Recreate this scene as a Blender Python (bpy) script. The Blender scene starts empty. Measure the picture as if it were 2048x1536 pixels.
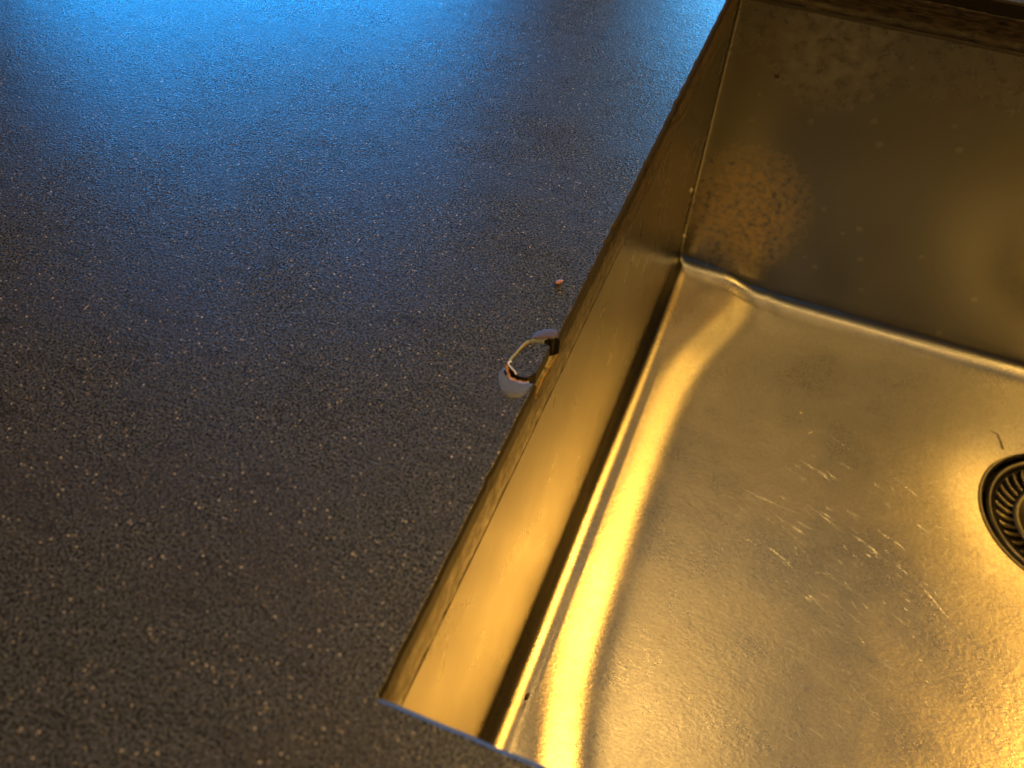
import bpy, bmesh, math, random
from mathutils import Vector, noise
from mathutils.geometry import delaunay_2d_cdt
random.seed(7)
SC = bpy.context.scene
COL = SC.collection

# ------------------------------------------------------------------ camera
cam_d = bpy.data.cameras.new("camera"); cam = bpy.data.objects.new("camera", cam_d); COL.objects.link(cam)
cam.location = (0.04405, -0.05462, 0.17739)
cam.rotation_euler = (0.712548, -0.039977, 0.373214)
cam_d.sensor_width = 36.0; cam_d.lens = 36.0 * 1731.0 / 2048.0
cam_d.clip_start = 0.01; cam_d.clip_end = 50
cam_d.dof.use_dof = True; cam_d.dof.focus_distance = 0.30; cam_d.dof.aperture_fstop = 14.0
SC.camera = cam

# ------------------------------------------------------------------ world: dim warm room
W = bpy.data.worlds.new("World"); SC.world = W; W.use_nodes = True
bgn = W.node_tree.nodes["Background"]
bgn.inputs[0].default_value = (1.0, 0.70, 0.38, 1); bgn.inputs[1].default_value = 0.03
SC.view_settings.view_transform = 'Standard'; SC.view_settings.look = 'None'
SC.view_settings.exposure = 0.0; SC.view_settings.gamma = 1.0

# ------------------------------------------------------------------ lamps
def area(name, loc, target, sx, sy, color, radiance):
    d = bpy.data.lights.new(name, 'AREA'); d.shape = 'RECTANGLE'; d.size = sx; d.size_y = sy
    d.color = color; d.energy = radiance * math.pi * sx * sy
    o = bpy.data.objects.new(name, d); COL.objects.link(o); o.location = loc
    o.rotation_euler = (Vector(target) - Vector(loc)).to_track_quat('-Z', 'Y').to_euler()
    return o
area("warm_lamp", (1.25, 0.95, 1.00), (0.1, 0.15, -0.1), 0.20, 0.85, (1.0, 0.50, 0.075), 50)
area("warm_lamp_back", (0.95, -0.58, 1.00), (0.1, 0.3, -0.2), 0.30, 0.45, (1.0, 0.54, 0.10), 21)
area("seam_fill_light", (0.30, -0.42, 1.30), (0.2, 0.3, -0.2), 0.60, 0.18, (1.0, 0.58, 0.15), 6.5)  # added fill without a known source, brightens the far floor seam
area("warm_spot", (0.12, 0.49, 1.40), (0.1, 0.1, 0), 0.17, 0.12, (1.0, 0.57, 0.14), 46)
area("ceiling_glow", (0.20, 0.60, 1.70), (0.20, 0.60, 0), 2.3, 4.6, (1.0, 0.82, 0.53), 0.20)
area("window_pane_light_left", (-1.10, 1.50, 0.24), (-0.3, 0.2, 0), 0.92, 0.38, (0.004, 0.36, 1.0), 31)
area("window_pane_light_right", (-0.05, 1.60, 0.22), (0, 0.2, 0), 0.32, 0.36, (0.06, 0.46, 1.0), 30)

# ------------------------------------------------------------------ dimensions
L = 0.40; WX = 0.50; T = 0.0218; T1 = 0.0066; ZF = -0.1985
DC = (0.2505, 0.2965); DR = 0.0465

# ------------------------------------------------------------------ node helper
class NT:
    def __init__(s, name):
        s.m = bpy.data.materials.new(name); s.m.use_nodes = True
        s.t = s.m.node_tree; s.b = s.t.nodes["Principled BSDF"]
        s.co = s.t.nodes.new("ShaderNodeTexCoord").outputs["Object"]
    def n(s, kind, **kw):
        nd = s.t.nodes.new(kind)
        for k, v in kw.items():
            if k.startswith("i_"): s.set(nd, k[2:], v)
            else: setattr(nd, k, v)
        return nd
    def set(s, nd, key, v):
        key = int(key) if str(key).isdigit() else key.replace("_", " ")
        inp = nd.inputs[key]
        if isinstance(v, bpy.types.NodeSocket): s.t.links.new(v, inp)
        else: inp.default_value = v
    def noise(s, scale, detail=3, rough=0.55, vec=None, dist=0.0):
        nd = s.n("ShaderNodeTexNoise"); nd.inputs["Scale"].default_value = scale
        nd.inputs["Detail"].default_value = detail; nd.inputs["Roughness"].default_value = rough
        nd.inputs["Distortion"].default_value = dist
        s.t.links.new(vec or s.co, nd.inputs["Vector"]); return nd.outputs["Fac"]
    def voro(s, scale, vec=None, out="Distance", feature='F1', rnd=1.0):
        nd = s.n("ShaderNodeTexVoronoi", feature=feature); nd.inputs["Scale"].default_value = scale
        nd.inputs["Randomness"].default_value = rnd
        s.t.links.new(vec or s.co, nd.inputs["Vector"]); return nd.outputs[out]
    def mapv(s, loc=(0, 0, 0), rot=(0, 0, 0), scale=(1, 1, 1)):
        nd = s.n("ShaderNodeMapping"); nd.inputs[1].default_value = loc
        nd.inputs[2].default_value = rot; nd.inputs[3].default_value = scale
        s.t.links.new(s.co, nd.inputs[0]); return nd.outputs[0]
    def rr(s, v, a, b, c=0.0, d=1.0, smooth=True):
        nd = s.n("ShaderNodeMapRange"); nd.interpolation_type = 'SMOOTHSTEP' if smooth else 'LINEAR'
        s.t.links.new(v, nd.inputs[0])
        for i, x in enumerate((a, b, c, d)): nd.inputs[i + 1].default_value = x
        return nd.outputs[0]
    def math(s, op, a, b=0.0, c=0.0):
        nd = s.n("ShaderNodeMath", operation=op)
        for i, x in enumerate((a, b, c)):
            if isinstance(x, bpy.types.NodeSocket): s.t.links.new(x, nd.inputs[i])
            else: nd.inputs[i].default_value = x
        return nd.outputs[0]
    def mix(s, f, a, b):
        nd = s.n("ShaderNodeMix", data_type='RGBA')
        for i, x in ((0, f), (6, a), (7, b)):
            if isinstance(x, bpy.types.NodeSocket): s.t.links.new(x, nd.inputs[i])
            else: nd.inputs[i].default_value = x if i == 0 else (*x, 1)
        return nd.outputs[2]
    def bump(s, h, dist, strength=1.0, normal=None):
        nd = s.n("ShaderNodeBump"); nd.inputs["Distance"].default_value = dist
        nd.inputs["Strength"].default_value = strength
        s.t.links.new(h, nd.inputs["Height"])
        if normal: s.t.links.new(normal, nd.inputs["Normal"])
        return nd.outputs[0]
    def P(s, **kw):
        for k, v in kw.items(): s.set(s.b, k, v if not (isinstance(v, tuple) and len(v) == 3) else (*v, 1))
        return s.m
    def xyz(s):
        nd = s.n("ShaderNodeSeparateXYZ"); s.t.links.new(s.co, nd.inputs[0]); return nd.outputs

# ------------------------------------------------------------------ materials
def mat_counter():
    n = NT("speckled_dark_laminate")
    grain = n.noise(1500, 3, 0.75)
    cloud = n.noise(22, 4, 0.6)
    streak = n.noise(1.0, 4, 0.65, n.mapv(rot=(0, 0, math.radians(-24)), scale=(60, 190, 60)))
    base = n.mix(n.rr(grain, .38, .62), (0.005, 0.006, 0.008), (0.084, 0.092, 0.108))
    base = n.mix(n.rr(cloud, .45, .70, 0, .5), base, (0.036, 0.031, 0.029))
    base = n.mix(n.rr(streak, .54, .72, 0, .5), base, (0.012, 0.011, 0.013))
    v = n.n("ShaderNodeTexVoronoi"); v.inputs["Scale"].default_value = 1350; n.t.links.new(n.co, v.inputs["Vector"])
    sep = n.n("ShaderNodeSeparateColor"); n.t.links.new(v.outputs["Color"], sep.inputs[0])
    pick = n.math('GREATER_THAN', sep.outputs[0], 0.83)
    size = n.math('MULTIPLY', sep.outputs[1], 0.42)
    spk = n.math('MULTIPLY', pick, n.math('LESS_THAN', v.outputs["Distance"], size))
    tone = n.mix(sep.outputs[2], (0.22, 0.18, 0.15), (0.48, 0.44, 0.37))
    base = n.mix(n.math('MULTIPLY', spk, 0.85), base, tone)
    v2 = n.n("ShaderNodeTexVoronoi"); v2.inputs["Scale"].default_value = 1150; n.t.links.new(n.mapv(loc=(.3, .1, .2)), v2.inputs["Vector"])
    sep2 = n.n("ShaderNodeSeparateColor"); n.t.links.new(v2.outputs["Color"], sep2.inputs[0])
    drk = n.math('MULTIPLY', n.math('GREATER_THAN', sep2.outputs[0], 0.6), n.math('LESS_THAN', v2.outputs["Distance"], 0.40))
    base = n.mix(n.math('MULTIPLY', drk, 0.8), base, (0.006, 0.006, 0.007))
    peb = n.voro(1500, feature='SMOOTH_F1')
    h = n.math('ADD', n.math('MULTIPLY', peb, 0.9), n.math('MULTIPLY', n.noise(1700, 2), 0.9))
    nb = n.bump(h, 0.00012, 0.8)
    rough = n.math('ADD', n.rr(cloud, .35, .65, .23, .29), n.rr(grain, .3, .7, 0, .08))
    spec = n.math('MULTIPLY', n.rr(streak, .35, .75, .82, .64), n.rr(grain, .38, .62, .40, 1.05))
    return n.P(Base_Color=base, Roughness=rough, Normal=nb, Specular_IOR_Level=spec)
def mat_edge():
    n = NT("dark_cut_laminate_edge")
    g = n.noise(900, 3); base = n.mix(g, (0.008, 0.007, 0.0065), (0.022, 0.018, 0.015))
    return n.P(Base_Color=base, Roughness=0.5, Specular_IOR_Level=0.12, Normal=n.bump(n.noise(1400, 3), 0.0001, 0.5))
def mat_core():
    n = NT("streaked_brown_core")
    s1 = n.noise(1, 4, .7, n.mapv(scale=(120, 120, 900)))
    s2 = n.noise(260, 4, .7)
    base = n.mix(n.rr(s1, .40, .60), (0.008, 0.006, 0.004), (0.055, 0.038, 0.022))
    base = n.mix(n.rr(s2, .55, .75, 0, .7), base, (0.010, 0.008, 0.006))
    return n.P(Base_Color=base, Roughness=n.rr(s2, .3, .7, .26, .5), Normal=n.bump(n.math('ADD', s1, s2), 0.0003, 0.5), Specular_IOR_Level=0.45)
def mat_broken():
    n = NT("raw_broken_core")
    s = n.noise(900, 4, .7)
    base = n.mix(n.rr(s, .3, .7), (0.16, 0.075, 0.016), (0.50, 0.27, 0.075))
    return n.P(Base_Color=base, Roughness=0.6, Normal=n.bump(s, 0.0004, 0.9))
def mat_filler(name, c1, c2, rough, rotz):
    n = NT(name)
    s = n.noise(1, 3, .6, n.mapv(rot=(0, 0, rotz), scale=(500, 3600, 800)), 0.4)
    w = n.noise(700, 3)
    return n.P(Base_Color=n.mix(s, c1, c2), Roughness=rough, Normal=n.bump(n.math('ADD', s, n.math('MULTIPLY', w, .4)), 0.00016, 0.6), Specular_IOR_Level=0.6)
def steel(name, kind):
    n = NT(name)
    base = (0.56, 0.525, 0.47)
    x = n.xyz()
    if kind == 'floor':
        brush = n.noise(1, 4, .7, n.mapv(scale=(260, 760, 400)))
        dim = n.noise(95, 4, .62, None, 0.4)
        fine = n.noise(520, 3, .6)
        big = n.noise(16, 3)
        stain = n.rr(big, .40, .66)
        col = n.mix(n.math('MULTIPLY', stain, .35), base, (0.46, 0.43, 0.37))
        col = n.mix(n.rr(fine, .50, .78, 0, .25), col, (0.30, 0.27, 0.23))
        # hairline scratches
        for k, (rot, sc, th) in enumerate(((35, (38, 2100, 500), .70), (28, (60, 1500, 500), .72))):
            s = n.noise(1, 1, .5, n.mapv(loc=(k * 3.1, k * 1.7, 0), rot=(0, 0, math.radians(rot)), scale=sc))
            msk = n.rr(n.noise(14 + 7 * k, 2), .48, .62)
            f = n.math('MULTIPLY', n.rr(s, th, th + .03), msk)
            col = n.mix(n.math('MULTIPLY', f, .6), col, (0.85, 0.80, 0.72))
        def disc(cx, cy, r0, r1):
            dx = n.math('SUBTRACT', x[0], cx); dy = n.math('SUBTRACT', x[1], cy)
            d = n.math('SQRT', n.math('ADD', n.math('MULTIPLY', dx, dx), n.math('MULTIPLY', dy, dy)))
            d = n.math('ADD', d, n.math('MULTIPLY', n.math('SUBTRACT', n.noise(42, 4, .6), .5), .03))
            return n.rr(d, r0, r1, 1, 0)
        halo = n.math('MAXIMUM', disc(DC[0], DC[1], .056, .074), disc(.258, .130, .015, .040))  # worn ring at the drain, plus a lighter disc painting in the lamp's hotspot
        halo = n.math('MULTIPLY', halo, n.rr(n.noise(300, 4, .7), .3, .6, .15, 1))
        col = n.mix(n.math('MULTIPLY', halo, .65), col, (0.88, 0.83, 0.74))
        rough = n.math('ADD', n.rr(n.noise(30, 3), .3, .7, .21, .28), n.math('ADD', n.math('MULTIPLY', fine, .12), n.math('MULTIPLY', halo, .12)))
        h = n.math('ADD', n.math('MULTIPLY', dim, 1.0), n.math('MULTIPLY', brush, .45))
        nb = n.bump(h, 0.00014, 0.6)
        nb = n.bump(n.noise(900, 3, .65, n.mapv(scale=(.45, 1, 1))), 0.00013, 0.7, nb)
        col = n.mix(n.rr(n.noise(800, 3, .7), .42, .60, 0, .42), col, (0.34, 0.31, 0.26))
        tg = n.n("ShaderNodeCombineXYZ"); tg.inputs[1].default_value = 1.0
        n.t.links.new(tg.outputs[0], n.b.inputs["Tangent"]); n.b.inputs["Anisotropic"].default_value = .65
    elif kind == 'far':
        brush = n.noise(1, 3, .6, n.mapv(scale=(80, 80, 2400)))
        blot = n.noise(150, 5, .7)
        # lime stains near the upper left, lower left tarnish with warm floor bounce painted in
        def spot(cx, cz, rx, rz):
            dx = n.math('DIVIDE', n.math('SUBTRACT', x[0], cx), rx); dz = n.math('DIVIDE', n.math('SUBTRACT', x[2], cz), rz)
            return n.rr(n.math('ADD', n.math('MULTIPLY', dx, dx), n.math('MULTIPLY', dz, dz)), 0, 1, 1, 0)
        lime = n.math('MULTIPLY', spot(.055, -.035, .050, .050), n.rr(blot, .22, .78))
        tarn_glow = n.math('MULTIPLY', spot(.034, -.150, .045, .055), n.rr(n.noise(240, 4, .7), .34, .62))
        v = n.n("ShaderNodeTexVoronoi"); v.inputs["Scale"].default_value = 130; n.t.links.new(n.co, v.inputs["Vector"])
        sep = n.n("ShaderNodeSeparateColor"); n.t.links.new(v.outputs["Color"], sep.inputs[0])
        drop = n.math('MULTIPLY', n.math('GREATER_THAN', sep.outputs[0], .95), n.math('LESS_THAN', v.outputs["Distance"], .25))
        lime = n.math('MAXIMUM', lime, n.math('MULTIPLY', n.rr(x[2], -.09, -.03), n.rr(blot, .3, .6, .15, .4)))
        col = n.mix(n.math('MULTIPLY', lime, .26), (.255, .262, .265), (0.78, 0.79, 0.78))
        col = n.mix(n.math('MULTIPLY', tarn_glow, .6), col, (0.85, 0.64, 0.38))
        col = n.mix(n.math('MULTIPLY', drop, .18), col, (0.85, 0.80, 0.72))
        rough = n.math('ADD', .24, n.math('MULTIPLY', n.math('ADD', n.math('MULTIPLY', lime, .5), n.math('MULTIPLY', tarn_glow, 1.2)), .26))
        nb = n.bump(n.math('ADD', brush, n.math('MULTIPLY', blot, .6)), 0.00014, 0.4)
        nb = n.bump(n.noise(1, 2, .5, n.mapv(scale=(14, 14, 14))), 0.001, 0.25, nb)
        return n.P(Base_Color=col, Metallic=n.math('SUBTRACT', 1.0, n.math('MULTIPLY', lime, .25)), Roughness=rough, Normal=nb)
    else:
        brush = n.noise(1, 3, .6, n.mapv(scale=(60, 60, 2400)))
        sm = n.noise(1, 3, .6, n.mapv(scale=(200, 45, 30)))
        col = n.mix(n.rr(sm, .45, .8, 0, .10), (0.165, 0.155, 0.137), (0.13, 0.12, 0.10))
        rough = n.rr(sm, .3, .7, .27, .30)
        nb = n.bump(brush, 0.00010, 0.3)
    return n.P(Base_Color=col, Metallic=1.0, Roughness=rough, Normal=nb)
def simple(name, col, rough=.5, metal=0.0, bumpd=0.0, bs=800, **kw):
    n = NT(name)
    g = n.noise(bs, 3)
    c = n.mix(g, tuple(v * .7 for v in col), tuple(min(1, v * 1.25) for v in col))
    a = dict(Base_Color=c, Roughness=rough, Metallic=metal)
    if bumpd: a['Normal'] = n.bump(g, bumpd, .6)
    a.update(kw); return n.P(**a)
M = dict(
    counter=mat_counter(), edge=mat_edge(), core=mat_core(), broken=mat_broken(),
    scrape=mat_filler("scraped_pale_filler", (0.03, 0.034, 0.042), (0.15, 0.165, 0.20), .30, .35),
    bevel=simple('eased_near_edge', (0.07, 0.068, 0.066), .58, 0, .00008, 1200),
    pale=simple("highlit_chipped_lip", (0.36, 0.42, 0.50), .22, 0, .0002, 1500),  # pale blue tone paints the window highlight onto the chipped lip
    smear=mat_filler("brown_filler_smear", (0.040, 0.024, 0.014), (0.10, 0.062, 0.038), .6, .2),
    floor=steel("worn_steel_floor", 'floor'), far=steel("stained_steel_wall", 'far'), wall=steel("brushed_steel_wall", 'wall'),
    dsteel=simple("dark_strainer_steel", (0.20, 0.185, 0.155), .24, 1.0, .00008, 300),
    black=simple("gap_shade", (0.006, 0.005, 0.004), .6),
    seal=simple("grey_sealant", (0.035, 0.030, 0.024), .5, 0, .0002, 900),
    crumb=simple("pink_brown_crumb", (0.42, 0.19, 0.11), .6, 0, .0002, 1500),
    grit=simple("dark_grit", (0.02, 0.012, 0.008), .5, 0, .0002, 1500),
    fibre=simple("white_fibre", (0.82, 0.82, 0.80), .45),
    water=simple("milky_water", (0.75, 0.68, 0.55), .12),
)

# ------------------------------------------------------------------ object helpers
def link_mesh(name, verts, faces, mats, parent=None, smooth=False, mi=None):
    me = bpy.data.meshes.new(name); me.from_pydata([tuple(v) for v in verts], [], faces)
    for m in (mats if isinstance(mats, (list, tuple)) else [mats]): me.materials.append(m)
    if mi:
        for p, k in zip(me.polygons, mi): p.material_index = k
    if smooth:
        for p in me.polygons: p.use_smooth = True
    me.update()
    o = bpy.data.objects.new(name, me); COL.objects.link(o)
    if parent: o.parent = parent
    return o
def thing(name, label, cat, loc=(0, 0, 0), group=None):
    o = bpy.data.objects.new(name, None); COL.objects.link(o); o.location = loc
    o['label'] = label; o['category'] = cat
    if group: o['group'] = group
    return o
def tag(o, label, cat, group=None):
    o['label'] = label; o['category'] = cat
    if group: o['group'] = group
    return o
def nz(x, y, z=0.0): return noise.noise(Vector((x, y, z)))

# ------------------------------------------------------------------ countertop
top = thing("countertop", "dark grey speckled laminate worktop around the cutout for the steel sink", "countertop")
OX0, OX1, OY0, OY1 = -0.85, 0.95, -0.30, 0.72
MM = 0.001
notch = [(-0.16, 112.0), (-0.74, 111.0), (-1.89, 110.8), (-3.23, 109.6), (-5.43, 108.8), (-7.05, 107.9), (-7.64, 106.6), (-8.3, 103.3),
         (-9.11, 99.0), (-9.46, 96.5), (-8.91, 94.1), (-7.34, 92.35), (-5.23, 91.8), (-2.62, 92.1), (-1.0, 92.9), (-0.06, 93.4)]
# refine the notch outline with a jagged edge
def refine(pts, k, amp, seed, closed=False):
    out = []; n_ = len(pts)
    for i in range(n_ if closed else n_ - 1):
        a = pts[i]; b = pts[(i + 1) % n_]
        for j in range(k):
            t = j / k; x = a[0] + (b[0] - a[0]) * t; y = a[1] + (b[1] - a[1]) * t
            out.append((x + amp * nz(x * 1.9, y * 1.9, seed), y + amp * nz(x * 1.9, y * 1.9, seed + 9)))
    if not closed: out.append(pts[-1])
    return out
notch = refine(notch, 4, .22, 3)
def wob(s, seed=0): return 0.00022 * nz(s * 130, seed) + 0.00014 * nz(s * 620, seed + 4)
loop = []   # (x, y, offx, offy, kind)
N = 150
chips = [(0.166, .0006, .0022), (0.158, .0004, .0012), (0.205, .0004, .0015), (0.060, .0004, .0015), (0.248, .0005, .002)]
def chipd(y): return sum(d * math.exp(-((y - c) / w) ** 2) for c, d, w in chips)
def bow(y): return 0.0010 * math.sin(math.pi * min(1, max(0, y / L)) ** 0.8)
# left edge from near to far, with the broken notch
ys = [L * i / 420 for i in range(421)]
for y in ys:
    if y < 0.0934: loop.append((wob(y) * 1.0 - chipd(y) + bow(y) * 0, y, 1, 0, 0))
for (x, y) in reversed(notch): loop.append((x * MM, y * MM, 0, 0, 1))
for y in ys:
    if y > 0.112 and y < L: loop.append((wob(y) - chipd(y), y, 1, 0, 0))
for i in range(N): x = WX * i / N; loop.append((x, L + wob(x, 3), 1 if i == 0 else 0, -1, 0))
for i in range(40): y = L * (1 - i / 40); loop.append((WX, y, -1, -1 if i == 0 else 0, 0))
for i in range(N + 1):
    x = WX * (1 - i / N); loop.append((x, wob(x, 8) * .7, -1 if i == 0 else (1 if i == N else 0), 1, 0))
loop = loop[:-1]; loop[0] = (0, 0, 1, 1, 0)
n0 = len(loop)
# for the notch: inward direction is towards the hole's own centre
cxn, cyn = -4.2 * MM, 101.5 * MM
def offs(k):
    x, y, ox, oy, kind = loop[k]
    if kind == 0: return ox, oy
    d = Vector((cxn - x, cyn - y)); d.normalize(); return d.x, d.y
outer = [(OX0, OY0), (OX1, OY0), (OX1, OY1), (OX0, OY1)]
pts2 = [Vector((a[0], a[1])) for a in loop] + [Vector(a) for a in outer]
edges = [(i, (i + 1) % n0) for i in range(n0)] + [(n0 + i, n0 + (i + 1) % 4) for i in range(4)]
vo, eo, fo, ov, oe, of = delaunay_2d_cdt(pts2, edges, [], 0, 1e-7)
def pip(x, y, poly):
    c = False; j = len(poly) - 1
    for i in range(len(poly)):
        xi, yi = poly[i][0], poly[i][1]; xj, yj = poly[j][0], poly[j][1]
        if (yi > y) != (yj > y) and x < (xj - xi) * (y - yi) / (yj - yi) + xi: c = not c
        j = i
    return c
verts = [(v.x, v.y, 0) for v in vo]; faces = []; mi = []
for f in fo:
    cx = sum(vo[i].x for i in f) / len(f); cy = sum(vo[i].y for i in f) / len(f)
    if not pip(cx, cy, loop):
        a, b, c = vo[f[0]], vo[f[1]], vo[f[2]]
        if (b - a).cross(c - a) < 0: f = list(reversed(f))
        faces.append(tuple(f)); mi.append(0)
base_i = len(verts)
rings = []
for r in range(4):
    ring = []
    for k in range(n0):
        x, y, _, _, kind = loop[k]; ox, oy = offs(k)
        # bevel width drops towards the notch
        bx = 0.0012 if oy == 1 and y < .01 else 0.0010
        if kind == 0:
            if r == 0: p = (x, y, 0)
            elif r == 1: p = (x + ox * bx * .12, y + oy * bx * .12, -0.00006)
            elif r == 2: p = (x + ox * bx, y + oy * bx, -bx * .95)
            else: p = (x + ox * bx, y + oy * bx, -T1 + 0.0005 * nz(x * 500, y * 500))
        else:
            near = max(0, min(1, (100.5 * MM - y) / (6 * MM)))
            w = 0.00022 + 0.0015 * near + .00018 * nz(x * 2500, y * 2500)
            if x > -0.0012: w *= .3
            if r == 0: p = (x, y, 0)
            elif r == 1: p = (x + ox * w * .2, y + oy * w * .2, -0.00015)
            elif r == 2: p = (x + ox * w, y + oy * w, -.0010 + .0001 * near + .0004 * nz(x * 1500, y * 1500, 5))
            else: p = (x + ox * w * 1.05, y + oy * w * 1.05, -T1 - .0002)
        ring.append(len(verts)); verts.append(p)
    rings.append(ring)
for r in range(3):
    for k in range(n0):
        k2 = (k + 1) % n0
        faces.append((rings[r][k], rings[r + 1][k], rings[r + 1][k2], rings[r][k2]))
        kd = loop[k][4] and loop[k2][4]
        mi.append((1 if (loop[k][1] > .1095 and loop[k][0] > -.003) else 3 if (loop[k][1] > .098 and loop[k][0] < -.0025 and r < 2) else 2) if kd else (0 if r == 0 else (4 if r == 1 and loop[k][1] < .0015 and loop[k][3] == 1 else 1)))
# outer skirt
b = len(verts)
for (x, y) in outer: verts.append((x, y, 0))
for (x, y) in outer: verts.append((x, y, -T1))
for i in range(4): faces.append((b + i, b + 4 + i, b + 4 + (i + 1) % 4, b + (i + 1) % 4)); mi.append(1)
surf = link_mesh("surface_layer", verts, faces, [M['counter'], M['edge'], M['broken'], M['pale'], M['bevel']], top, False, mi)

# core board under the surface layer, four mitred strips as one ring
def core_loop(inset, z, wobamp=1.0):
    o = []
    def add(x, y, nx, ny):
        w = wobamp * (0.00025 * nz(x * 240 + y * 240, z * 900) + .0001 * nz(x * 1100 + y * 1300, z * 3000 + 4))
        brk = 0
        if nx and x < .1 and 0.0925 < y < 0.1125:
            u = (y - .0925) / .02
            brk = -0.0006 * math.sin(math.pi * u) + .0004 * nz(y * 900, 2) if z > -.010 else 0
        o.append((x + nx * (inset + w + brk), y + ny * (inset + w), z))
    for i in range(400): add(0, L * i / 400, 1, 1 if i == 0 else 0)
    for i in range(120): add(WX * i / 120, L, 1 if i == 0 else 0, -1)
    for i in range(60): add(WX, L * (1 - i / 60), -1, -1 if i == 0 else 0)
    for i in range(120): add(WX * (1 - i / 120), 0, -1 if i == 0 else 0, 1)
    return o
V = []; F = []; MIc = []
def ringpush(pts): i = len(V); V.extend(pts); return list(range(i, i + len(pts)))
def outerloop(z):   # matching count on the outside rectangle
    o = []
    def add(x, y): o.append((x, y, z))
    for i in range(400): add(OX0, OY0 + (OY1 - OY0) * i / 400)
    for i in range(120): add(OX0 + (OX1 - OX0) * i / 120, OY1)
    for i in range(60): add(OX1, OY1 - (OY1 - OY0) * i / 60)
    for i in range(120): add(OX1 - (OX1 - OX0) * i / 120, OY0)
    return o
R_ = [ringpush(outerloop(-T1 - .0004)), ringpush(core_loop(-.012, -T1 - .0004, 0)), ringpush(core_loop(.00055, -T1 - .0004)),
      ringpush(core_loop(.00075, -T1 - .0012)), ringpush(core_loop(.00085, -.011)), ringpush(core_loop(.0009, -.016)), ringpush(core_loop(.0008, -T)),
      ringpush(core_loop(-.03, -T, 0)), ringpush(outerloop(-T))]
for r in range(len(R_) - 1):
    m_ = len(R_[0])
    for k in range(m_):
        k2 = (k + 1) % m_
        F.append((R_[r][k], R_[r + 1][k], R_[r + 1][k2], R_[r][k2]))
        y = V[R_[r][k]][1]; x = V[R_[r][k]][0]
        br = r in (2,) and .090 < y < .1145 and x < .01
        MIc.append(1 if br else 0)
core = link_mesh("core_layer", V, F, [M['core'], M['broken']], top, True, MIc)

# filler patches beside the hole: slightly domed sheets
def patch(name, pts, mat, hz, tilt, label):
    pts = refine(pts, 4, .12, 5, True)
    n_ = len(pts); cx = sum(p[0] for p in pts) / n_; cy = sum(p[1] for p in pts) / n_
    vs = [(cx * MM, cy * MM, hz)]; fs = []
    R6 = [0.35, .65, .85, .96, 1.0]
    for r in R6:
        for (x, y) in pts:
            xx = cx + (x - cx) * r; yy = cy + (y - cy) * r
            z = hz * (1 - r ** 3) + 0.00003 + tilt * (yy - cy) * MM * (1 - r ** 4)
            vs.append((xx * MM, yy * MM, max(z, .00002) if r < 1 else -.00002))
    for k in range(n_): fs.append((0, 1 + k, 1 + (k + 1) % n_))
    for r in range(len(R6) - 1):
        for k in range(n_):
            a = 1 + r * n_; k2 = (k + 1) % n_
            fs.append((a + k, a + n_ + k, a + n_ + k2, a + k2))
    if sum(pts[i][0] * pts[(i + 1) % n_][1] - pts[(i + 1) % n_][0] * pts[i][1] for i in range(n_)) < 0: fs = [tuple(reversed(f)) for f in fs]
    o = link_mesh(name, vs, fs, mat, top, True); o['label'] = label; return o
patch("filler_patch", [(-9.4, 95.6), (-10.24, 93.54), (-9.82, 91.86), (-8.65, 89.6), (-7.58, 87.79), (-6.24, 86.57), (-4.85, 86.05), (-2.86, 86.57), (-1.75, 87.16), (-1.1, 88.11),
      (-0.5, 90.03), (-0.15, 93.0), (-1.0, 92.6), (-2.62, 91.9), (-5.23, 91.55), (-7.44, 92.15), (-9.05, 93.95)], M['scrape'], .00007, -.05, "pale scraped crescent below the broken hole")
patch("filler_patch", [(-6.4, 108.8), (-6.51, 109.76), (-6.07, 111.48), (-5.12, 112.78), (-3.93, 113.95), (-2.46, 114.85), (-0.68, 114.9), (-0.25, 113.5),
      (-0.21, 112.3), (-0.8, 111.3), (-1.97, 111.1), (-3.27, 109.9), (-5.4, 109.1)], M['smear'], .00015, 0, "brown smeared crescent above the broken hole")

def burr(pts, rad):
    vs = []; fs = []
    for i, (x, y) in enumerate(pts):
        a = pts[max(i - 1, 0)]; b = pts[min(i + 1, len(pts) - 1)]
        t = Vector((b[0] - a[0], b[1] - a[1])).normalized(); nx_, ny_ = -t.y, t.x
        r = rad * (.5 + .9 * abs(nz(x * 1.3, y * 1.3, 31)) * 2)
        for u, h in ((-1, 0), (-.5, .8), (.5, .8), (1, -.1)):
            vs.append(((x + nx_ * u * r) * MM, (y + ny_ * u * r) * MM, h * r * MM))
    for i in range(len(pts) - 1):
        for j in range(3): b = i * 4 + j; fs.append((b, b + 1, b + 5, b + 4))
    return link_mesh("chipped_lip", vs, fs, M['pale'], top)
burr([p for p in notch if p[1] > 97.5 and p[0] < -2.2], .09)
# ------------------------------------------------------------------ plug lying in the hole
plug = thing("countertop_plug", "oval broken plug of speckled worktop sitting loose in the hole at the sink edge", "broken piece", (-4.3 * MM, 101.3 * MM, 0))
pp = [(-0.5, 108.3), (-1.61, 108.9), (-3.03, 108.9), (-5.1, 108.1), (-6.4, 107.0), (-7.25, 104.63), (-7.9, 102.14), (-8.6, 98.67), (-8.4, 96.85), (-7.5, 95.5),
      (-5.63, 94.3), (-3.34, 94.1), (-2.24, 94.75), (-1.43, 96.19), (-0.62, 97.24), (-0.49, 102.04), (-0.42, 104.73)]
pp = refine(pp, 4, .10, 12, True)
pl = [((x + 4.3) * MM, (y - 101.3) * MM) for x, y in pp]
n_ = len(pl); vs = [(0, 0, -.0002)]; fs = []; mis = []
for r, z in ((.6, -.0002), (.97, -.0002), (1.0, -.0005)):
    for x, y in pl: vs.append((x * r, y * r, z))
for x, y in pl: vs.append((x * 1.0, y * 1.0, -.0048))
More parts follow.
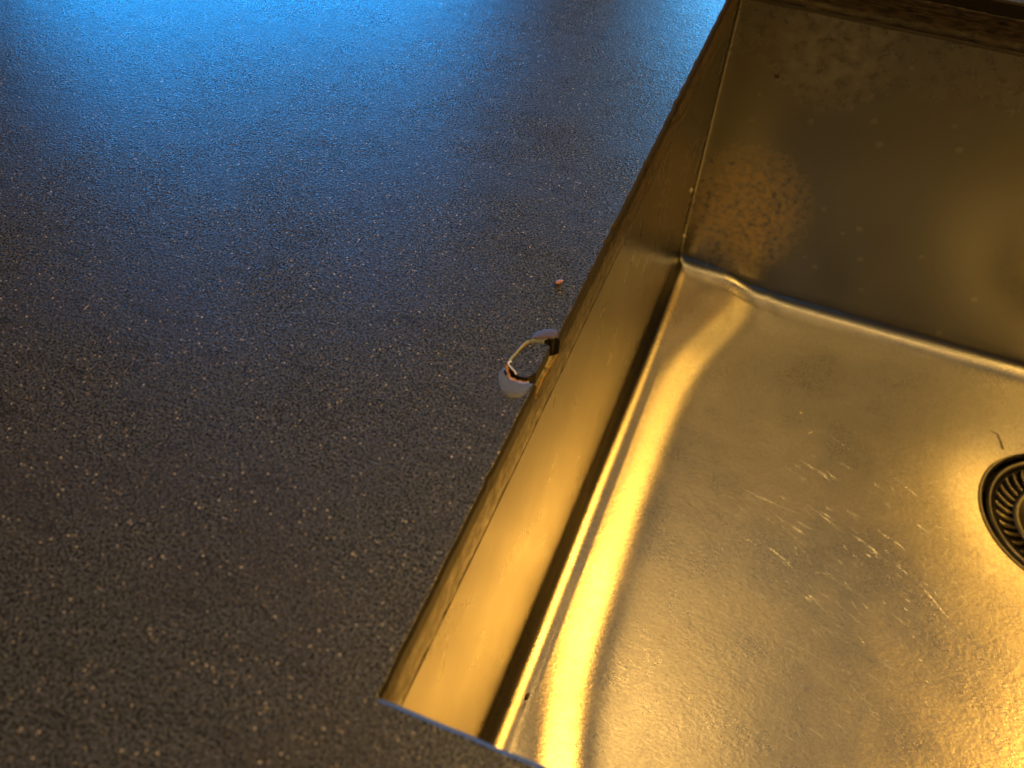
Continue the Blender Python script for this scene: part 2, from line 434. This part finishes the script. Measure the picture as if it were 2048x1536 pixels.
for k in range(n_): fs.append((0, 1 + (k + 1) % n_, 1 + k)); mis.append(0)
for r in range(3):
    for k in range(n_):
        a = 1 + r * n_; k2 = (k + 1) % n_
        fs.append((a + k, a + k2, a + n_ + k2, a + n_ + k)); mis.append(0 if r == 0 else 1)
if sum(pl[i][0] * pl[(i + 1) % n_][1] - pl[(i + 1) % n_][0] * pl[i][1] for i in range(n_)) > 0: fs = [tuple(reversed(f)) for f in fs]
vs2 = vs; me_top = [f for f, m in zip(fs, mis) if m == 0]; me_side = [f for f, m in zip(fs, mis) if m == 1]
link_mesh("plug_face", vs2, me_top, M['counter'], plug)
link_mesh("plug_side", vs2, me_side, M['edge'], plug)

def tube(name, pts, rad, mat, parent=None, seg=8):
    vs = []; fs = []
    P_ = [Vector(p) for p in pts]
    for i, p in enumerate(P_):
        t = (P_[min(i + 1, len(P_) - 1)] - P_[max(i - 1, 0)]).normalized()
        u = t.orthogonal().normalized() if i == 0 else (u - t * u.dot(t)).normalized()
        w = t.cross(u); r = rad * (0.55 if i in (0, len(P_) - 1) else 1)
        for k in range(seg):
            a = 2 * math.pi * k / seg; vs.append(p + (u * math.cos(a) + w * math.sin(a)) * r)
    for i in range(len(P_) - 1):
        for k in range(seg):
            k2 = (k + 1) % seg; fs.append((i * seg + k, i * seg + k2, (i + 1) * seg + k2, (i + 1) * seg + k))
    fs.append(tuple(reversed(range(seg)))); fs.append(tuple((len(P_) - 1) * seg + k for k in range(seg)))
    return link_mesh(name, vs, fs, mat, parent, True)
fb = [(-8.2, 97.9), (-8.5, 97.85), (-8.75, 97.45), (-8.80, 96.87), (-8.5, 96.45), (-8.13, 96.1), (-7.22, 95.55), (-6.32, 95.01), (-5.9, 94.7), (-5.6, 94.3), (-5.2, 93.9)]
fb2 = []
for i in range(len(fb) - 1):
    for j in range(3):
        t = j / 3; fb2.append(((fb[i][0] * (1 - t) + fb[i + 1][0] * t) * MM, (fb[i][1] * (1 - t) + fb[i + 1][1] * t) * MM, .0005))
tag(tube("fibre", fb2, .00024, M['fibre']), "short white curled fibre lying across the gap beside the broken plug", "fibre")

# ------------------------------------------------------------------ sink
sink = thing("kitchen_sink", "undermounted brushed stainless steel sink basin with scratched floor and stained far wall", "sink")
def _xc(y):
    return .0235 + .0165 * math.exp(-((y - .03) / .055) ** 2) + .030 * (.5 + .5 * math.tanh((y - .350) / .042))
def _erfi(u): return .5 * (1 + math.tanh(1.2 * u))
def DISH(x, y):
    """height lost from the left cove: a steep toe, a flatter step, then a broad cove fading to the flat"""
    xc = _xc(y); d = x - .013
    toe = .0005 * (1 - math.exp(-max(d, 0) / .0035))
    cove = .0104 * _erfi((x - xc) / .0148)
    s = .18 * (.5 + .5 * math.tanh((y - .362) / .022))
    return toe + s * .0100 + (1 - s) * cove
def zfloor(x, y):
    dx0, dx1, dy0, dy1 = x - .013, WX - .013 - x, y - .013, L - .013 - y
    z = ZF
    z -= DISH(x, y) + 0.0030 * (1 - math.exp(-max(dx1, 0) / .024)) - .003
    z -= 0.0030 * (1 - math.exp(-max(dy1, 0) / .040)) + 0.0016 * (1 - math.exp(-max(dy0, 0) / .020))
    d = math.hypot(x - DC[0], y - DC[1])
    z -= 0.0030 * math.exp(-((d - DR) / .026)) if d > DR else .0030
    # pressed dent at the foot of the far wall
    q = math.hypot((x - .066) / .012, (y - .389) / .014)
    z += 0.0004 * math.exp(-q * q)
    q = math.hypot((x - .0678) / .0035, (y - .390) / .006)
    z += 0.0006 * math.exp(-q * q)
    z += 0.00022 * nz(x * 9, y * 9, 2) + 0.00005 * nz(x * 26, y * 26, 7)
    return z
# ring parametrisation
def rect_pts(inset, rc, n_s=(110, 140)):
    """rounded rectangle, constant vertex count; inset from the basin walls"""
    x0, x1, y0, y1 = inset, WX - inset, inset, L - inset
    rc = max(rc, 1e-5); out = []
    def seg(ax, ay, bx, by, n_):
        for i in range(n_): t = i / n_; out.append((ax + (bx - ax) * t, ay + (by - ay) * t))
    def arc(cx, cy, a0, n_=6):
        for i in range(n_): a = a0 - math.pi / 2 * i / n_; out.append((cx + rc * math.cos(a), cy + rc * math.sin(a)))
    seg(x0, y0 + rc, x0, y1 - rc, n_s[0]); arc(x0 + rc, y1 - rc, math.pi)
    seg(x0 + rc, y1, x1 - rc, y1, n_s[1]); arc(x1 - rc, y1 - rc, math.pi / 2)
    seg(x1, y1 - rc, x1, y0 + rc, n_s[0]); arc(x1 - rc, y0 + rc, 0)
    seg(x1 - rc, y0, x0 + rc, y0, n_s[1]); arc(x0 + rc, y0 + rc, -math.pi / 2)
    return out
NS = (110, 140); NR = len(rect_pts(0, .002))
RF = 0.013
V = []; rings = []; zone = []
def addring(pts, zf, zn):
    i = len(V)
    for q, (x, y) in enumerate(pts): V.append((x, y, zf(q) if callable(zf) else zf))
    rings.append(list(range(i, i + len(pts)))); zone.append(zn)
w0 = .0004
EDGE = [zfloor(*p) for p in rect_pts(w0 + RF, .0003)]
for z in [-T - .0002, -T - .002, -.04, -.07, -.10, -.13, -.155, -.170]:
    addring(rect_pts(w0, .0016), z, 'wall')
addring(rect_pts(w0, .0016), lambda q: EDGE[q] + RF, 'wall')
zbase = ZF + .0012
for i in range(1, 11):
    a = math.pi / 2 * i / 10 * .96
    addring(rect_pts(w0 + RF * (1 - math.cos(a)), .0016 * (1 - i / 12)), (lambda q, a=a: EDGE[q] + RF - RF * math.sin(a)), 'fillet')
rim = rect_pts(w0 + RF, .0003)
circ = []
for (x, y) in rim:
    a = math.atan2((y - DC[1]), (x - DC[0])); circ.append((DC[0] + DR * math.cos(a), DC[1] + DR * math.sin(a)))
KF = 90
# blend the fillet foot to the floor function over the first rings
foot = {i: V[rings[-1][i]][2] for i in range(NR)}
for j in range(1, KF + 1):
    t = (j / KF) ** 1.25
    pts = [((1 - t) * a[0] + t * c[0], (1 - t) * a[1] + t * c[1]) for a, c in zip(rim, circ)]
    i0 = len(V)
    for i, (x, y) in enumerate(pts):
        dd = min(x - w0 - RF, WX - w0 - RF - x, y - w0 - RF, L - w0 - RF - y)
        z = zfloor(x, y)
        V.append((x, y, z))
    rings.append(list(range(i0, i0 + NR))); zone.append('floor')
def faces_between(r0, r1, sel=None):
    out = []
    for r in range(r0, r1):
        for k in range(NR):
            if sel and not sel(k): continue
            k2 = (k + 1) % NR
            out.append((rings[r][k], rings[r][k2], rings[r + 1][k2], rings[r + 1][k]))
    return out
nw = zone.index('floor') - 1
farset = set(range(NS[0] + 3, NS[0] + 6 + NS[1] + 3))
def submesh(name, fs, mat):
    used = {}; vs = []; ff = []
    for f in fs:
        g = []
        for i in f:
            if i not in used: used[i] = len(vs); vs.append(V[i])
            g.append(used[i])
        ff.append(tuple(g))
    return link_mesh(name, vs, ff, mat, sink, True)
F = []; MI = []
for r in range(len(rings) - 1):
    for k in range(NR):
        k2 = (k + 1) % NR
        F.append((rings[r][k], rings[r][k2], rings[r + 1][k2], rings[r + 1][k]))
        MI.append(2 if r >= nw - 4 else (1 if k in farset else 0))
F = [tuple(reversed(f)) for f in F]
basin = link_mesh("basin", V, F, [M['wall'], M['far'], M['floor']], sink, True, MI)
# flange under the worktop
fl = []; ff = []
a_ = rect_pts(w0, .0016); c_ = rect_pts(-.02, .0016)
for (x, y) in a_: fl.append((x, y, -T - .0004))
for (x, y) in c_: fl.append((x, y, -T - .0004))
for k in range(NR): k2 = (k + 1) % NR; ff.append((k, k2, NR + k2, NR + k))
link_mesh("flange", fl, ff, M['wall'], sink)
# sealant bead in the joint
def bead():
    vs = []; fs = []; prof = [(-.0005, .0008), (.0006, .0006), (.0009, .0001), (.0008, -.0008), (.0003, -.0016)]
    for q, (o, dz) in enumerate(prof):
        for i, (x, y) in enumerate(rect_pts(o, .002)):
            vs.append((x, y, -T - .0006 + dz + .0004 * nz(x * 60, y * 60, q)))
    for q in range(len(prof) - 1):
        for k in range(NR): k2 = (k + 1) % NR; fs.append((q * NR + k, q * NR + k2, (q + 1) * NR + k2, (q + 1) * NR + k))
    return link_mesh("sealant_bead", vs, [tuple(reversed(f)) for f in fs], M['seal'], sink, True)
bead()

# drain seat
zd = zfloor(DC[0] + DR * 1.001, DC[1])
def lathe(name, prof, mat, parent, seg=96, smooth=True, loc=(0, 0, 0)):
    vs = []; fs = []
    for (r, z) in prof:
        for k in range(seg): a = 2 * math.pi * k / seg; vs.append((loc[0] + r * math.cos(a), loc[1] + r * math.sin(a), loc[2] + z))
    for i in range(len(prof) - 1):
        for k in range(seg): k2 = (k + 1) % seg; fs.append((i * seg + k, i * seg + k2, (i + 1) * seg + k2, (i + 1) * seg + k))
    return link_mesh(name, vs, [tuple(reversed(f)) for f in fs], mat, parent, smooth)
lathe("drain_seat", [(DR + .0015, .0004), (DR, .0006), (DR - .0010, .0001), (DR - .0018, -.0025), (DR - .002, -.010), (.036, -.016), (.02, -.03), (.001, -.032)], M['dsteel'], sink, loc=(DC[0], DC[1], zd))

# scratches that catch the light: thin raised slivers on the floor
def floor_strokes():
    vs = []; fs = []
    rnd = random.Random(11)
    def stroke(x, y, ang, ln, w):
        segs = 6; i0 = len(vs); bend = rnd.uniform(-.12, .12)
        for s_ in range(segs + 1):
            t = s_ / segs; a = ang + bend * (t - .5)
            px = x + math.cos(a) * ln * (t - .5); py = y + math.sin(a) * ln * (t - .5)
            ww = .78 * w * (.25 + .75 * math.sin(math.pi * (.06 + .88 * t))) * rnd.uniform(.6, 1.1)
            nx_, ny_ = -math.sin(a) * ww, math.cos(a) * ww
            z = zfloor(px, py)
            vs.append((px - nx_, py - ny_, z + .00003)); vs.append((px, py, z + .00003 + w * .22)); vs.append((px + nx_, py + ny_, z + .00003))
        for s_ in range(segs):
            b_ = i0 + s_ * 3
            fs.append((b_, b_ + 3, b_ + 4, b_ + 1)); fs.append((b_ + 1, b_ + 4, b_ + 5, b_ + 2))
    A0 = math.atan2(-.0146, .0271)
    for k in range(460):
        x = rnd.gauss(.128, .045); y = rnd.gauss(.19, .040)
        if math.hypot(x - DC[0], y - DC[1]) < .062 or x < .05 or y > .34: continue
        big = rnd.random()
        ln = rnd.uniform(.003, .012) if big < .85 else rnd.uniform(.014, .034)
        stroke(x, y, A0 + rnd.gauss(0, .16), ln, rnd.uniform(.00010, .00022) if big < .85 else rnd.uniform(.0001, .0002))
    for k in range(70):
        x = rnd.uniform(.06, .24); y = rnd.uniform(.09, .33)
        if math.hypot(x - DC[0], y - DC[1]) < .062: continue
        stroke(x, y, rnd.uniform(-1.6, .8), rnd.uniform(.001, .006), rnd.uniform(.00006, .00013))
    stroke(.147, .2365, math.atan2(-.0083, .0187), .021, .00022); stroke(.152, .2335, math.atan2(-.0083, .0187), .019, .00016)
    stroke(.1418, .1934, A0, .032, .00022)
    o = link_mesh("scratches", vs, fs, M['scr'], sink); o['kind'] = 'stuff'
M['scr'] = simple("bright_scratch_steel", (0.85, 0.83, 0.78), .28, 1.0)
floor_strokes()

# dark bent mark beside the drain
mk = [(.2076, .3443), (.2112, .3435), (.2132, .3388), (.2149, .3340)]
mv = []; mf = []
for i, (x, y) in enumerate(mk):
    a = mk[max(i - 1, 0)]; b = mk[min(i + 1, 3)]; t = Vector((b[0] - a[0], b[1] - a[1])).normalized(); w = (.0003, .0006, .0007, .0008)[i]
    for u in (-1, 0, 1): mv.append((x - t.y * w * u, y + t.x * w * u, zfloor(x, y) + (.00012 if u == 0 else .00003)))
for i in range(3):
    for j in range(2): b = i * 3 + j; mf.append((b, b + 3, b + 4, b + 1))
wm = link_mesh("dark_mark", mv, mf, simple("dark_mark_tone", (0.12, 0.09, 0.05), .5, .6), sink, True); wm['label'] = "dark bent mark beside the drain"
# ------------------------------------------------------------------ strainer basket
st = thing("drain_strainer", "dark steel basket strainer with curved slots seated in the sink drain", "drain strainer", (DC[0], DC[1], zd - .0012))
RS = DR - .0034
lathe("strainer_rim", [(RS - .0002, -.006), (RS, -.001), (RS - .0006, .0003), (RS - .0018, .0006), (RS - .003, .0000), (.0376, -.0008), (.0374, -.0040)], M['dsteel'], st)
lathe("strainer_cup", [(.0280, -.0080), (.0278, -.0042), (.0272, -.0034), (.0235, -.0042), (.016, -.0066), (.0082, -.0072), (.0001, -.0072)], M['dsteel'], st)
lathe("strainer_knob", [(.0072, -.0074), (.0070, -.0010), (.0060, .0008), (.0040, .0014), (.0001, .0015)], M['dsteel'], st, 40)
lathe("void_shade", [(.0390, -.0065), (.0260, -.0085)], M['black'], st)  # black ring standing in for the shade under the ribs
def rib_mesh():
    vs = []; fs = []; nsg = 8; r0, r1 = .0273, .0380
    for i in range(nsg + 1):
        t = i / nsg; r = r0 + (r1 - r0) * t; a = -.10 * t * t + .02
        hw = .0021 * (.85 + .30 * t)
        z = -.0042 + .0026 * t
        tx, ty = -math.sin(a), math.cos(a); cx, cy = r * math.cos(a), r * math.sin(a)
        for (u, dz) in ((-1, -.0018), (-.85, -.0003), (.1, .0000), (.75, .0009), (1, .0006), (1.05, -.0014)):
            vs.append((cx + tx * hw * u, cy + ty * hw * u, z + dz))
    for i in range(nsg):
        for j in range(5): b_ = i * 6 + j; fs.append((b_, b_ + 6, b_ + 7, b_ + 1))
    return vs, fs
rv, rf = rib_mesh()
rib = link_mesh("rib", rv, rf, M['dsteel'], st, True)
NRIB = 36
for k in range(1, NRIB):
    c = rib.copy(); COL.objects.link(c); c.parent = st; c.rotation_euler = (0, 0, 2 * math.pi * k / NRIB)

# ------------------------------------------------------------------ small debris
def blob(name, mat, loc, size, seed, label, cat, stretch=(1, 1, .6), rot=0.0, amp=.35):
    bm = bmesh.new(); bmesh.ops.create_icosphere(bm, subdivisions=3, radius=1)
    for v in bm.verts:
        f = 1 + amp * noise.noise(v.co * 1.6 + Vector((seed, seed * .7, 0)))
        v.co = Vector((v.co.x * stretch[0], v.co.y * stretch[1], v.co.z * stretch[2])) * f * size
    me = bpy.data.meshes.new(name); bm.to_mesh(me); bm.free(); me.materials.append(mat)
    for p in me.polygons: p.use_smooth = True
    o = bpy.data.objects.new(name, me); COL.objects.link(o); o.location = loc; o.rotation_euler = (0, 0, rot)
    return tag(o, label, cat)
blob("crumb", M['crumb'], (-.0069, .1338, .0006), .00105, 3, "tiny pinkish brown crumb lying on the worktop near the sink edge", "crumb", (1.25, .6, .55), .9, .5)
blob("grit_speck", M['grit'], (.02936, L - .0004 - .0005, -.0601), .0010, 5, "small black speck stuck high on the far sink wall", "speck", (1.3, .5, .8))
blob("grit_speck", M['grit'], (.0117, .0868, -.1965), .0011, 8, "dark dried crumb on the bright fold at the foot of the left sink wall", "speck", (.7, 1.7, .9), -.1)
blob("water_droplet", M['water'], (.0016, .3705, -.1232), .0010, 6, "upper small whitish droplet in the far left corner of the sink", "droplet", (.8, .8, 1.5))
blob("water_droplet", M['water'], (.0018, .3925, -.1732), .0012, 9, "lower round whitish droplet just above the bottom of the far left corner", "droplet", (.9, .9, 1.1))
